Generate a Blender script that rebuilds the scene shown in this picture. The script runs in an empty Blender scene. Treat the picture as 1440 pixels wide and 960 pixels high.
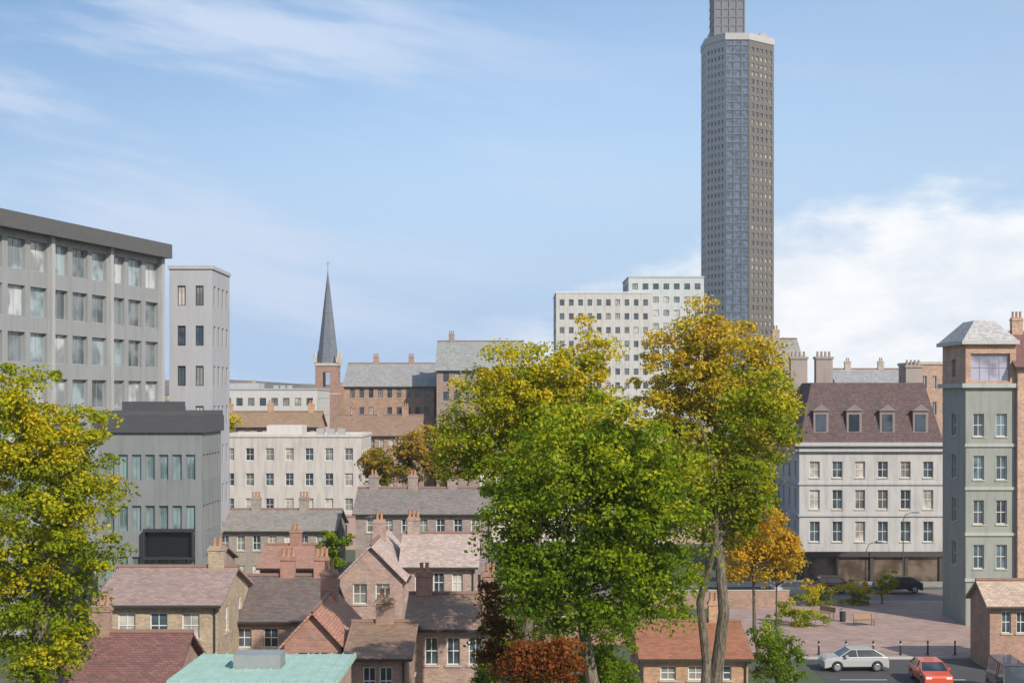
import bpy, bmesh, math, random
import numpy as np
from mathutils import Vector, Matrix
R=math.radians
S=bpy.context.scene
C=S.collection
# ------------------------------------------------------------------ camera, sky, sun, exposure
HOR=560.0      # row of the horizon in the 1440x960 photograph
CZ=18.0
K=0.0005       # metres per pixel per metre of distance
cam=bpy.data.cameras.new('camera'); co=bpy.data.objects.new('camera',cam); C.objects.link(co); S.camera=co
cam.lens=50; cam.sensor_width=36; cam.clip_start=0.5; cam.clip_end=30000
co.location=(0,0,CZ); co.rotation_euler=(R(90),0,0); cam.shift_y=(HOR-480)/1440
SUN_EL=36; SUN_AZ=143     # azimuth clockwise from +Y
w=bpy.data.worlds.new('World'); S.world=w; w.use_nodes=True
nt=w.node_tree
def N(nt,t,**k):
    n=nt.nodes.new(t)
    for a,b in k.items(): setattr(n,a,b)
    return n
def MATH(nt,op,a,b=None,c=None,clamp=False):
    n=nt.nodes.new('ShaderNodeMath'); n.operation=op; n.use_clamp=clamp
    for i,v in enumerate((a,b,c)):
        if v is None: continue
        if isinstance(v,(int,float)): n.inputs[i].default_value=v
        else: nt.links.new(v,n.inputs[i])
    return n.outputs[0]
def MIX(nt,f,a,b,mode='MIX'):
    n=nt.nodes.new('ShaderNodeMix'); n.data_type='RGBA'; n.blend_type=mode
    for s,v in ((n.inputs[0],f),(n.inputs[6],a),(n.inputs[7],b)):
        if isinstance(v,(int,float)): s.default_value=v
        elif isinstance(v,tuple): s.default_value=(*v,1) if len(v)==3 else v
        else: nt.links.new(v,s)
    return n.outputs[2]
def NOISE(nt,vec,scale,detail=4,rough=.55):
    n=nt.nodes.new('ShaderNodeTexNoise'); n.inputs['Scale'].default_value=scale; n.inputs['Detail'].default_value=detail
    n.inputs['Roughness'].default_value=rough
    if vec is not None: nt.links.new(vec,n.inputs['Vector'])
    return n.outputs['Fac']
def SMOOTH(nt,v,a,b):
    n=nt.nodes.new('ShaderNodeMapRange'); n.interpolation_type='SMOOTHSTEP'
    nt.links.new(v,n.inputs[0]); n.inputs[1].default_value=a; n.inputs[2].default_value=b
    return n.outputs[0]
def COMB(nt,x,y,z):
    n=nt.nodes.new('ShaderNodeCombineXYZ')
    for i,v in enumerate((x,y,z)):
        if isinstance(v,(int,float)): n.inputs[i].default_value=v
        else: nt.links.new(v,n.inputs[i])
    return n.outputs[0]
sk=N(nt,'ShaderNodeTexSky',sky_type='NISHITA',sun_disc=False,sun_elevation=R(SUN_EL),sun_rotation=R(SUN_AZ),air_density=1.0,dust_density=.3,ozone_density=2.0,altitude=50)
tc=N(nt,'ShaderNodeTexCoord'); sp=N(nt,'ShaderNodeSeparateXYZ'); nt.links.new(tc.outputs['Generated'],sp.inputs[0])
X,Y,Z=sp.outputs
az=MATH(nt,'ARCTAN2',X,Y)
zz=MATH(nt,'MAXIMUM',Z,0.0)
den=MATH(nt,'ADD',zz,.09)
px_=MATH(nt,'DIVIDE',X,den); py_=MATH(nt,'DIVIDE',Y,den)
# high thin streaks
cv=COMB(nt,MATH(nt,'MULTIPLY',az,2.6),MATH(nt,'ADD',MATH(nt,'MULTIPLY',zz,15.0),MATH(nt,'MULTIPLY',az,2.2)),3.1)
n1=NOISE(nt,cv,1.3,7,.6)
st=SMOOTH(nt,n1,.44,.66)
leftw=SMOOTH(nt,MATH(nt,'MULTIPLY',az,-1),-.1,.16)
st=MATH(nt,'MULTIPLY',st,MATH(nt,'ADD',MATH(nt,'MULTIPLY',leftw,.75),.14))
# pale veil that thickens towards the horizon
veil=MATH(nt,'POWER',MATH(nt,'SUBTRACT',1.0,SMOOTH(nt,MATH(nt,'SUBTRACT',zz,MATH(nt,'MULTIPLY',az,.42)),-.16,.42)),1.25)
veil=MATH(nt,'MAXIMUM',MATH(nt,'MULTIPLY',veil,.85),MATH(nt,'SUBTRACT',1.0,SMOOTH(nt,zz,.03,.30)))
# bank of cumulus low in the sky, highest to the right
edge=MATH(nt,'ADD',MATH(nt,'MULTIPLY',az,.235),.052)
n2=NOISE(nt,COMB(nt,MATH(nt,'MULTIPLY',az,1.0),MATH(nt,'MULTIPLY',zz,2.4),.7),9,7,.55)
lump=MATH(nt,'MULTIPLY',MATH(nt,'SUBTRACT',n2,.5),.17)
bank=SMOOTH(nt,MATH(nt,'ADD',MATH(nt,'SUBTRACT',edge,zz),lump),-.022,.022)
bank=MATH(nt,'MULTIPLY',bank,SMOOTH(nt,az,-.06,.05))
cshade=SMOOTH(nt,NOISE(nt,COMB(nt,az,MATH(nt,'MULTIPLY',zz,2.2),1.9),14,6,.6),.3,.7)
nish=sk.outputs[0]
SKYS=.13
def cc(r,g,b): return (r/SKYS/1.25,g/SKYS/1.25,b/SKYS/1.25)
deepw=MATH(nt,'MULTIPLY',SMOOTH(nt,MATH(nt,'SUBTRACT',MATH(nt,'MULTIPLY',zz,1.3),az),.1,.72),.75)
nish=MIX(nt,deepw,nish,cc(.16,.345,.63))
c1=MIX(nt,veil,nish,cc(.46,.635,.885))
c2=MIX(nt,st,c1,cc(.66,.77,.96))
cl=MIX(nt,cshade,cc(.86,.92,1.0),cc(1.12,1.12,1.11))
c3=MIX(nt,bank,c2,cl)
bg=nt.nodes['Background']; bg.inputs[1].default_value=SKYS; nt.links.new(c3,bg.inputs[0])
sl=bpy.data.lights.new('sun','SUN'); sl.energy=4.6; sl.angle=R(.6); sl.color=(1,.94,.85)
so=bpy.data.objects.new('sun',sl); C.objects.link(so)
sd=Vector((math.sin(R(SUN_AZ))*math.cos(R(SUN_EL)),math.cos(R(SUN_AZ))*math.cos(R(SUN_EL)),math.sin(R(SUN_EL))))
so.rotation_euler=(-sd).to_track_quat('-Z','Y').to_euler(); so.location=(60,-40,80)
S.view_settings.view_transform='Standard'; S.view_settings.look='None'; S.view_settings.exposure=0.32; S.view_settings.gamma=1
# ------------------------------------------------------------------ helpers
def wx(x,d): return (x-720)*K*d
def wz(y,d): return CZ+(HOR-y)*K*d
def lin(r,g,b):
    f=lambda c:(c/255/12.92 if c/255<=.04045 else ((c/255+.055)/1.055)**2.4)
    return (f(r),f(g),f(b))
_m={}
def new_mat(name):
    m=bpy.data.materials.new(name); m.use_nodes=True; return m,m.node_tree,m.node_tree.nodes['Principled BSDF']
def wallvec(nt):
    t=N(nt,'ShaderNodeTexCoord'); s=N(nt,'ShaderNodeSeparateXYZ'); nt.links.new(t.outputs['Object'],s.inputs[0])
    return COMB(nt,MATH(nt,'ADD',s.outputs[0],s.outputs[1]),s.outputs[2],0.0),t.outputs['Object'],s
def brick(col,var=.25,bw=.225,bh=.075,mort=(.34,.31,.28),key='brick'):
    k=(key,col,bw)
    if k in _m: return _m[k]
    m,nt,b=new_mat(key+'_wall'); v,o,s=wallvec(nt)
    t=N(nt,'ShaderNodeTexBrick'); nt.links.new(v,t.inputs['Vector'])
    t.inputs['Scale'].default_value=1; t.inputs['Brick Width'].default_value=bw; t.inputs['Row Height'].default_value=bh
    t.inputs['Mortar Size'].default_value=.008; t.inputs['Color1'].default_value=(*[c*(1+var) for c in col],1)
    t.inputs['Color2'].default_value=(*[c*(1-var) for c in col],1); t.inputs['Mortar'].default_value=(*mort,1)
    n=NOISE(nt,o,.9,6,.65); n3=NOISE(nt,o,6,4,.6)
    c=MIX(nt,SMOOTH(nt,n,.35,.75),t.outputs[0],MIX(nt,.5,t.outputs[0],(.12,.10,.085)))
    c=MIX(nt,MATH(nt,'MULTIPLY',SMOOTH(nt,n3,.45,.7),.25),c,tuple(min(1,x*1.5) for x in col))
    nt.links.new(c,b.inputs[0]); b.inputs['Roughness'].default_value=.88
    bp=N(nt,'ShaderNodeBump'); bp.inputs['Strength'].default_value=.35; bp.inputs['Distance'].default_value=.02
    nt.links.new(t.outputs['Fac'],bp.inputs['Height']); bp.invert=True; nt.links.new(bp.outputs[0],b.inputs['Normal'])
    _m[k]=m; return m
def plaster(col,dirt=.35,key='render',rough=.85):
    k=(key,col,dirt)
    if k in _m: return _m[k]
    m,nt,b=new_mat(key+'_wall'); v,o,s=wallvec(nt)
    mp=N(nt,'ShaderNodeMapping'); mp.inputs['Scale'].default_value=(1.6,1.6,.18); nt.links.new(o,mp.inputs[0])
    a=SMOOTH(nt,NOISE(nt,mp.outputs[0],1.2,6,.65),.42,.78); c2=SMOOTH(nt,NOISE(nt,o,.5,6,.6),.4,.75)
    c=MIX(nt,MATH(nt,'MULTIPLY',a,dirt),col,tuple(x*.45 for x in col))
    c=MIX(nt,MATH(nt,'MULTIPLY',c2,dirt*.7),c,tuple(x*.7+.02 for x in col))
    nt.links.new(c,b.inputs[0]); b.inputs['Roughness'].default_value=rough
    _m[k]=m; return m
def tiles(col,tw=.3,th=.16,key='tile',var=.22):
    k=(key,col,tw)
    if k in _m: return _m[k]
    m,nt,b=new_mat(key+'_roof'); t0=N(nt,'ShaderNodeTexCoord'); uv=t0.outputs['UV']
    t=N(nt,'ShaderNodeTexBrick'); nt.links.new(uv,t.inputs['Vector']); t.inputs['Scale'].default_value=1
    t.inputs['Brick Width'].default_value=tw; t.inputs['Row Height'].default_value=th; t.inputs['Mortar Size'].default_value=.012
    t.inputs['Color1'].default_value=(*[c*(1+var) for c in col],1); t.inputs['Color2'].default_value=(*[c*(1-var) for c in col],1)
    t.inputs['Mortar'].default_value=(*[c*.35 for c in col],1)
    o=t0.outputs['Object']; n=SMOOTH(nt,NOISE(nt,o,.7,6,.65),.42,.72); n2=SMOOTH(nt,NOISE(nt,o,3.2,5,.7),.52,.72)
    c=MIX(nt,MATH(nt,'MULTIPLY',n,.45),t.outputs[0],(col[0]*.5,col[1]*.55,col[2]*.5))
    c=MIX(nt,MATH(nt,'MULTIPLY',n2,.5),c,(.17,.17,.08))
    nt.links.new(c,b.inputs[0]); b.inputs['Roughness'].default_value=.8
    sx=N(nt,'ShaderNodeSeparateXYZ'); nt.links.new(uv,sx.inputs[0])
    saw=MATH(nt,'FRACT',MATH(nt,'DIVIDE',sx.outputs[1],th))
    bp=N(nt,'ShaderNodeBump'); bp.inputs['Strength'].default_value=.6; bp.inputs['Distance'].default_value=.03; bp.invert=True
    nt.links.new(saw,bp.inputs['Height']); nt.links.new(bp.outputs[0],b.inputs['Normal'])
    _m[k]=m; return m
def plain(col,rough=.6,metal=0.0,key='painted'):
    k=(key,col,rough,metal)
    if k in _m: return _m[k]
    m,nt,b=new_mat(key); t=N(nt,'ShaderNodeTexCoord'); n=NOISE(nt,t.outputs['Object'],2.5,5,.6)
    c=MIX(nt,MATH(nt,'MULTIPLY',SMOOTH(nt,n,.4,.75),.35),col,tuple(x*.6 for x in col))
    nt.links.new(c,b.inputs[0]); b.inputs['Roughness'].default_value=rough; b.inputs['Metallic'].default_value=metal
    _m[k]=m; return m
def glass(col=(.03,.04,.05),rough=.07,key='window_glass'):
    k=(key,col,rough)
    if k in _m: return _m[k]
    m,nt,b=new_mat(key); t=N(nt,'ShaderNodeTexCoord'); n=NOISE(nt,t.outputs['Object'],.55,2)
    c=MIX(nt,SMOOTH(nt,n,.4,.6),col,tuple(x*2.1+.01 for x in col))
    nt.links.new(c,b.inputs[0]); b.inputs['Roughness'].default_value=rough; b.inputs['IOR'].default_value=1.7
    bp=N(nt,'ShaderNodeBump'); bp.inputs['Strength'].default_value=.05; bp.inputs['Distance'].default_value=.2
    nt.links.new(NOISE(nt,t.outputs['Object'],.8,1),bp.inputs['Height']); nt.links.new(bp.outputs[0],b.inputs['Normal'])
    _m[k]=m; return m
class MB:
    def __init__(s): s.v=[]; s.f=[]; s.uv=[]
    def face(s,pts,uv=None):
        i=len(s.v); s.v+= [tuple(p) for p in pts]; s.f.append(tuple(range(i,i+len(pts)))); s.uv.append(uv)
    def box(s,x0,x1,y0,y1,z0,z1):
        p=[(x0,y0,z0),(x1,y0,z0),(x1,y1,z0),(x0,y1,z0),(x0,y0,z1),(x1,y0,z1),(x1,y1,z1),(x0,y1,z1)]
        for q in ((3,2,1,0),(4,5,6,7),(0,1,5,4),(1,2,6,5),(2,3,7,6),(3,0,4,7)): s.face([p[i] for i in q])
    def prism(s,poly,z0,z1,top=True):
        n=len(poly)
        for i in range(n):
            a=poly[i]; b=poly[(i+1)%n]; s.face([(a[0],a[1],z0),(b[0],b[1],z0),(b[0],b[1],z1),(a[0],a[1],z1)])
        if top: s.face([(p[0],p[1],z1) for p in poly]); s.face([(p[0],p[1],z0) for p in reversed(poly)])
    def tube(s,pts,rad,n=8,cap=True):
        rings=[]
        for i,p in enumerate(pts):
            p=Vector(p); a=Vector(pts[max(0,i-1)]); b=Vector(pts[min(len(pts)-1,i+1)]); d=(b-a).normalized()
            u=d.orthogonal().normalized() if abs(d.z)<.99 else Vector((1,0,0)); u=(u-d*u.dot(d)).normalized(); v=d.cross(u)
            if i and abs(d.z)<.99:
                u=(pu-d*pu.dot(d)).normalized(); v=d.cross(u)
            pu=u
            rings.append([p+(u*math.cos(2*math.pi*k/n)+v*math.sin(2*math.pi*k/n))*rad[i] for k in range(n)])
        for i in range(len(rings)-1):
            for k in range(n): s.face([rings[i][k],rings[i][(k+1)%n],rings[i+1][(k+1)%n],rings[i+1][k]])
        if cap: s.face(rings[-1]); s.face(list(reversed(rings[0])))
    def build(s,name,mat,parent=None,smooth=False,bevel=0):
        me=bpy.data.meshes.new(name); me.from_pydata(s.v,[],s.f)
        if any(u is not None for u in s.uv):
            l=me.uv_layers.new(name='UVMap'); k=0
            for f,u in zip(s.f,s.uv):
                for j in range(len(f)):
                    l.data[k].uv=u[j] if u is not None else (s.v[f[j]][0]+s.v[f[j]][1],s.v[f[j]][2]); k+=1
        me.materials.append(mat)
        if smooth: me.polygons.foreach_set('use_smooth',[True]*len(me.polygons))
        o=bpy.data.objects.new(name,me); C.objects.link(o)
        if bevel:
            bm=bmesh.new(); bm.from_mesh(me); bmesh.ops.remove_doubles(bm,verts=bm.verts,dist=.0005); bm.to_mesh(me); bm.free()
            bv=o.modifiers.new('bevel','BEVEL'); bv.width=bevel; bv.segments=2; bv.limit_method='ANGLE'
        if parent: o.parent=parent
        return o
def thing(name,label,cat,loc=(0,0,0),rot=0,group=None):
    o=bpy.data.objects.new(name,None); C.objects.link(o); o.empty_display_size=.5
    o.location=loc; o.rotation_euler=(0,0,rot); o['label']=label; o['category']=cat
    if group: o['group']=group
    return o
def struct(o,kind='structure'): o['kind']=kind; return o
rng=random.Random(7)
# ------------------------------------------------------------------ facades with real openings
def facade(mb,O,U,Nrm,w,z0,z1,ops,rev=.14):
    """wall sheet from point O along unit U, outward normal Nrm, openings ops=[(u0,u1,za,zb)]"""
    us=sorted({0,w}|{a for o in ops for a in o[:2]}); zs=sorted({z0,z1}|{a for o in ops for a in o[2:4]})
    P=lambda u,z,dp=0:(O[0]+U[0]*u-Nrm[0]*dp,O[1]+U[1]*u-Nrm[1]*dp,z)
    for i in range(len(us)-1):
        for j in range(len(zs)-1):
            cu=(us[i]+us[i+1])/2; cz=(zs[j]+zs[j+1])/2
            if any(o[0]<cu<o[1] and o[2]<cz<o[3] for o in ops): continue
            mb.face([P(us[i],zs[j]),P(us[i+1],zs[j]),P(us[i+1],zs[j+1]),P(us[i],zs[j+1])])
    for a,b,c,d in ops:
        mb.face([P(a,c),P(a,c,rev),P(a,d,rev),P(a,d)]); mb.face([P(b,c),P(b,d),P(b,d,rev),P(b,c,rev)])
        mb.face([P(a,c),P(b,c),P(b,c,rev),P(a,c,rev)]); mb.face([P(a,d),P(a,d,rev),P(b,d,rev),P(b,d)])
def local_box(mb,O,U,Nr,u0,u1,n0,n1,z0,z1):
    p=[]
    for z in (z0,z1):
        for (u,n) in ((u0,n0),(u1,n0),(u1,n1),(u0,n1)): p.append((O[0]+U[0]*u+Nr[0]*n,O[1]+U[1]*u+Nr[1]*n,z))
    for q in ((3,2,1,0),(4,5,6,7),(0,1,5,4),(1,2,6,5),(2,3,7,6),(3,0,4,7)): mb.face([p[i] for i in q])
GL=glass(); GL2=glass((.10,.10,.09),.12); GLC=glass((.24,.22,.19),.15,'curtain_glass'); GLB=glass((.05,.075,.09),.05)
WHITE=plain((.62,.61,.57),.5,key='white_paint'); STONE=plaster((.42,.38,.31),.5,'stone'); DARK=plain((.03,.03,.032),.5,key='dark_paint')
def window(parent,O,U,Nr,op,frame=WHITE,rev=.14,bars=(1,1),sill=True,pane=None,name='window'):
    a,b,c,d=op; t=min(.07,(b-a)*.09)
    f=MB(); n0,n1=-rev-.03,-rev+.045
    local_box(f,O,U,Nr,a+.003,a+t,n0,n1,c+.003,d-.003); local_box(f,O,U,Nr,b-t,b-.003,n0,n1,c+.003,d-.003)
    local_box(f,O,U,Nr,a+t,b-t,n0,n1,c+.003,c+t); local_box(f,O,U,Nr,a+t,b-t,n0,n1,d-t,d-.003)
    nx,nz=bars
    for i in range(1,nx+1):
        u=a+(b-a)*i/(nx+1); local_box(f,O,U,Nr,u-.02,u+.02,n0,n1-.01,c+t,d-t)
    for j in range(1,nz+1):
        z=c+(d-c)*j/(nz+1); local_box(f,O,U,Nr,a+t,b-t,n0,n1-.005,z-.025,z+.025)
    w_=f.build(name,frame,parent)
    g=MB(); P=lambda u,z:(O[0]+U[0]*u-Nr[0]*rev,O[1]+U[1]*u-Nr[1]*rev,z)
    g.face([P(a+.01,c+.01),P(b-.01,c+.01),P(b-.01,d-.01),P(a+.01,d-.01)])
    g.build('pane',pane or rng.choice([GL,GL,GL2,GLC]),w_)
    if sill:
        s=MB(); local_box(s,O,U,Nr,a-.08,b+.08,-rev,.07,c-.1,c-.004); s.build('sill',STONE,w_)
    return w_
def door(parent,O,U,Nr,op,col,rev=.14):
    a,b,c,d=op; m=MB(); local_box(m,O,U,Nr,a+.003,b-.003,-rev-.05,-rev,c,d-.003)
    for (p,q) in ((.12,.5),(.58,.9)): local_box(m,O,U,Nr,a+.14,b-.14,-rev+.001,-rev+.025,c+(d-c)*p,c+(d-c)*q)
    dd=m.build('door',plain(col,.4,key='door_paint'),parent)
    h=MB(); local_box(h,O,U,Nr,a+.08,a+.12,-rev,-rev+.06,c+(d-c)*.45,c+(d-c)*.5); h.build('handle',plain((.5,.45,.3),.3,.8,'brass'),dd)
def row_ops(w,z,n,ww,wh,margin=.6):
    step=(w-2*margin)/n; return [(margin+step*(i+.5)-ww/2,margin+step*(i+.5)+ww/2,z,z+wh) for i in range(n)]
def chimney(roof,x,y,z0,z1,mat,sx=.9,sy=.55,pots=2,pot=(.38,.2,.12)):
    m=MB(); m.box(x-sx/2,x+sx/2,y-sy/2,y+sy/2,z0,z1-.25); m.box(x-sx/2-.05,x+sx/2+.05,y-sy/2-.05,y+sy/2+.05,z1-.25,z1-.12); m.box(x-sx/2+.02,x+sx/2-.02,y-sy/2+.02,y+sy/2-.02,z1-.12,z1)
    c=m.build('chimney',mat,roof)
    return c
def pots_on(parent,x,y,z,n,sx):
    for i in range(n):
        m=MB(); xx=x+(i-(n-1)/2)*sx/n; m.tube([(xx,y,z),(xx,y,z+.12),(xx,y,z+.5),(xx,y,z+.55)],[.14,.11,.1,.13],8)
        m.build('chimney_pot',plain((.36,.19,.11),.85,key='terracotta'),parent)
def pitched_house(label,d,x0,x1,yr,ye,depth,wall,roof,cols=2,floors=2,rot=0,gable='side',cat='house',dcol=(.1,.03,.03),chim=(.12,.88),group=None,name='house',frame=WHITE,sidewin=True,extras=True,bars=(1,1),roofwin=0,wallmat2=None):
    """front wall at distance d between picture columns x0 and x1; ridge at row yr, eaves at row ye (both at distance of the front)"""
    X0,X1=wx(x0,d),wx(x1,d); W_=X1-X0; ze=wz(ye,d); zr=wz(yr,d+ (depth/2 if gable=='side' else 0))
    t=thing(name,label,cat,((X0+X1)/2,d,0),rot,group)
    hw=W_/2
    mb=MB(); faces=[((-hw,0),(1,0),(0,-1),W_),((hw,0),(0,1),(1,0),depth),((hw,depth),(-1,0),(0,1),W_),((-hw,depth),(0,-1),(-1,0),depth)]
    fh=(ze-.15)/floors if floors*3.4>ze else 3.0
    wins=[]
    for fi,(O,U,Nr,w_) in enumerate(faces):
        ops=[]
        if fi in (0,1,3):
            n=cols if fi==0 else (max(1,int(w_/3.6)) if sidewin else 0)
            if n:
                for k in range(floors):
                    zt=ze-.42-k*fh; wh=min(1.45,fh*.5); z=zt-wh
                    if z<.7: continue
                    ro=row_ops(w_,z,n,min(1.05,w_/n*.45),wh)
                    if fi==0 and k==floors-1 and z<2.4:
                        a,b,c,e=ro[-1]; mid=(a+b)/2; ro[-1]=None; dop=(mid-.48,mid+.48,.05,2.15); ro=[r for r in ro if r]
                        ops.append(dop); wins.append((O,U,Nr,dop,True))
                    ops+=ro; wins+=[(O,U,Nr,r,False) for r in ro]
        facade(mb,O,U,Nr,w_,0,ze,ops)
    # gable triangles
    if gable=='side':
        for x,s in ((-hw,-1),(hw,1)):
            p=[(x,0,ze),(x,depth,ze),(x,depth/2,zr)]; mb.face(p if s>0 else p[::-1])
    else:
        for y,s in ((0,-1),(depth,1)):
            p=[(-hw,y,ze),(hw,y,ze),(0,y,zr)]; mb.face(p if s<0 else p[::-1])
    mb.build('wall',wall,t)
    for O,U,Nr,op,isd in wins:
        if isd: door(t,O,U,Nr,op,dcol)
        else: window(t,O,U,Nr,op,frame,bars=bars)
    r=MB(); ov=.3; th=.14
    def slab(a,b,c,dd,L,Hh):
        # a,b low edge; c,dd ridge edge ; thickness down
        r.face([a,b,c,dd],[(0,0),(L,0),(L,Hh),(0,Hh)])
        lo=[(p[0],p[1],p[2]-th) for p in (a,b,c,dd)]; r.face(lo[::-1])
        for i in range(4):
            j=(i+1)%4; q=(a,b,c,dd); r.face([lo[i],lo[j],q[j],q[i]])
    if gable=='side':
        run=depth/2; sl=(zr-ze)/run; Hh=math.hypot(run+ov,(run+ov)*sl); zl=ze-ov*sl+th; zt=zr+th
        slab((-hw-ov,-ov,zl),(hw+ov,-ov,zl),(hw+ov,run,zt),(-hw-ov,run,zt),W_+2*ov,Hh)
        slab((hw+ov,depth+ov,zl),(-hw-ov,depth+ov,zl),(-hw-ov,run+.002,zt),(hw+ov,run+.002,zt),W_+2*ov,Hh)
    else:
        run=hw; sl=(zr-ze)/run; Hh=math.hypot(run+ov,(run+ov)*sl); zl=ze-ov*sl+th; zt=zr+th
        slab((-hw-ov,depth+ov,zl),(-hw-ov,-ov,zl),(-.001,-ov,zt),(-.001,depth+ov,zt),depth+2*ov,Hh)
        slab((hw+ov,-ov,zl),(hw+ov,depth+ov,zl),(.001,depth+ov,zt),(.001,-ov,zt),depth+2*ov,Hh)
    ro=r.build('roof',roof,t)
    rm=MB()
    if gable=='side': rm.tube([(-hw-ov,depth/2,zr+th+.02),(hw+ov,depth/2,zr+th+.02)],[.13,.13],8)
    else: rm.tube([(0,-ov,zr+th+.02),(0,depth+ov,zr+th+.02)],[.13,.13],8)
    rm.build('ridge_tiles',plain((.2,.12,.09),.85,key='ridge_clay'),ro)
    if extras:
        g=MB()
        if gable=='side':
            g.box(-hw-.25,hw+.25,-ov-.13,-ov+.0,zl-.16,zl-.04)
            g.tube([(hw-.15,-.08,0.1),(hw-.15,-.08,ze-.5),(hw-.15,-ov-.05,zl-.12)],[.045]*3,6)
        else:
            for s in (-1,1): g.box(s*(hw+ov+.06)-.06,s*(hw+ov+.06)+.06,-ov,depth+ov,zl-.16,zl-.04)
        g.build('gutter',DARK,t)
    for f in chim:
        if gable=='side': x=-hw+f*W_; y=depth/2
        else: x=0; y=f*depth
        c=chimney(ro,x,y,zr-.5,zr+1.35,wall if wallmat2 is None else wallmat2)
        npot=2+int(W_)%2
        for i in range(npot if d<240 else 0):
            xx=x+(i-(npot-1)/2)*.3; m=MB(); m.tube([(xx,y,zr+1.34),(xx,y,zr+1.5),(xx,y,zr+1.8),(xx,y,zr+1.84)],[.12,.1,.1,.12],8); m.build('chimney_pot',plain((.36,.19,.11),.85,key='terracotta'),ro)
    for i in range(roofwin):
        if gable!='side': break
        u=-hw+W_*(i+.5)/roofwin; f0,f1=.35,.62
        a=(0+ (run)*f0); b=run*f1
        q=MB(); o_=.05+th
        q.face([(u-.4,a,ze+a*sl+o_),(u+.4,a,ze+a*sl+o_),(u+.4,b,ze+b*sl+o_),(u-.4,b,ze+b*sl+o_)])
        q.build('skylight',GLB,ro)
    return t
def flat_block(label,d,x0,x1,yt,depth,wall,cols,floors,rot=0,ww=.6,wh=.55,frame=DARK,pane=None,name='building',cat='building',ground=0,parapet=None,roofmat=None,side=True,plant=True,fh=None,bars=(1,0),rev=.18,group=None,z0=0,toff=.6):
    X0,X1=wx(x0,d),wx(x1,d); W_=X1-X0; zt=wz(yt,d); hw=W_/2
    t=thing(name,label,cat,((X0+X1)/2,d,0),rot,group); mb=MB(); wins=[]
    fh=fh or (zt-.8)/floors
    for fi,(O,U,Nr,w_) in enumerate([((-hw,0),(1,0),(0,-1),W_),((hw,0),(0,1),(1,0),depth),((hw,depth),(-1,0),(0,1),W_),((-hw,depth),(0,-1),(-1,0),depth)]):
        ops=[]
        n=cols if fi==0 else (max(1,int(round(cols*depth/W_))) if side and fi in(1,3) else 0)
        for k in range(floors):
            if not n: break
            z=zt-toff-(k+1)*fh+fh*(1-wh)/2
            if z<.3: continue
            step=(w_-.6)/n
            ops+=[(.3+step*(i+.5)-step*ww/2,.3+step*(i+.5)+step*ww/2,z,z+fh*wh) for i in range(n)]
        facade(mb,O,U,Nr,w_,z0,zt,ops,rev); wins+=[(O,U,Nr,o) for o in ops]
    mb.face([(-hw,0,zt-.5),(hw,0,zt-.5),(hw,depth,zt-.5),(-hw,depth,zt-.5)])
    mb.build('wall',wall,t)
    for O,U,Nr,o in wins: window(t,O,U,Nr,o,frame,rev=rev,bars=bars,sill=False,pane=pane)
    p=MB(); e=.12
    for a in ((-hw-e,hw+e,-e,.25),(-hw-e,hw+e,depth-.25,depth+e),(-hw-e,-hw+.25,.25,depth-.25),(hw-.25,hw+e,.25,depth-.25)): p.box(a[0],a[1],a[2],a[3],zt-.02,zt+.3)
    p.build('parapet',parapet or STONE,t)
    if plant:
        q=MB(); q.box(-hw*.4,hw*.1,depth*.35,depth*.7,zt-.5,zt+1.3); q.build('plant_room',parapet or STONE,t)
        q=MB()
        for k in range(3): q.box(hw*.3+k*1.3,hw*.3+k*1.3+.9,depth*.4,depth*.4+.9,zt-.5,zt+.9)
        q.build('roof_vents',plain((.4,.4,.4),.5,.4,'galvanised'),t)
    return t
# ------------------------------------------------------------------ trees
def leafmat(name,cols,trans=.42):
    cols=[(min(.62,q[0]*2.15),min(.42,q[1]*1.9),q[2]*1.0) for q in cols]
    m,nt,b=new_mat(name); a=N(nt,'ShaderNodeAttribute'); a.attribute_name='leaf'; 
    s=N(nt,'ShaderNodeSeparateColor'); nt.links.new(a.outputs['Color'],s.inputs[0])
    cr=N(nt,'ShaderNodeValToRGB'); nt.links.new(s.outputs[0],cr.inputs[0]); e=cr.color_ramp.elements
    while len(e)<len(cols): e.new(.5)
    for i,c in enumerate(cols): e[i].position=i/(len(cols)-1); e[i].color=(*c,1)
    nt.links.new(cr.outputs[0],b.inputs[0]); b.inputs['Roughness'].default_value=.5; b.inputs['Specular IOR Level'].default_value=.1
    tr=N(nt,'ShaderNodeBsdfTranslucent'); nt.links.new(MIX(nt,.35,cr.outputs[0],(.50,.47,.012)),tr.inputs[0])
    mx=N(nt,'ShaderNodeMixShader'); mx.inputs[0].default_value=trans
    nt.links.new(b.outputs[0],mx.inputs[1]); nt.links.new(tr.outputs[0],mx.inputs[2])
    nt.links.new(mx.outputs[0],nt.nodes['Material Output'].inputs[0]); return m
def bark():
    k='bark'
    if k in _m: return _m[k]
    m,nt,b=new_mat(k); t=N(nt,'ShaderNodeTexCoord'); mp=N(nt,'ShaderNodeMapping'); mp.inputs['Scale'].default_value=(4,4,.7); nt.links.new(t.outputs['Object'],mp.inputs[0])
    n=NOISE(nt,mp.outputs[0],3,8,.7); nt.links.new(MIX(nt,SMOOTH(nt,n,.35,.65),(.05,.038,.026),(.19,.155,.11)),b.inputs[0]); b.inputs['Roughness'].default_value=.95
    bp=N(nt,'ShaderNodeBump'); bp.inputs['Distance'].default_value=.05; nt.links.new(n,bp.inputs['Height']); nt.links.new(bp.outputs[0],b.inputs['Normal'])
    _m[k]=m; return m
OLIVE=leafmat('olive_leaves',[(.05,.08,.008),(.11,.15,.01),(.24,.23,.012),(.38,.31,.02)])
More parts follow.
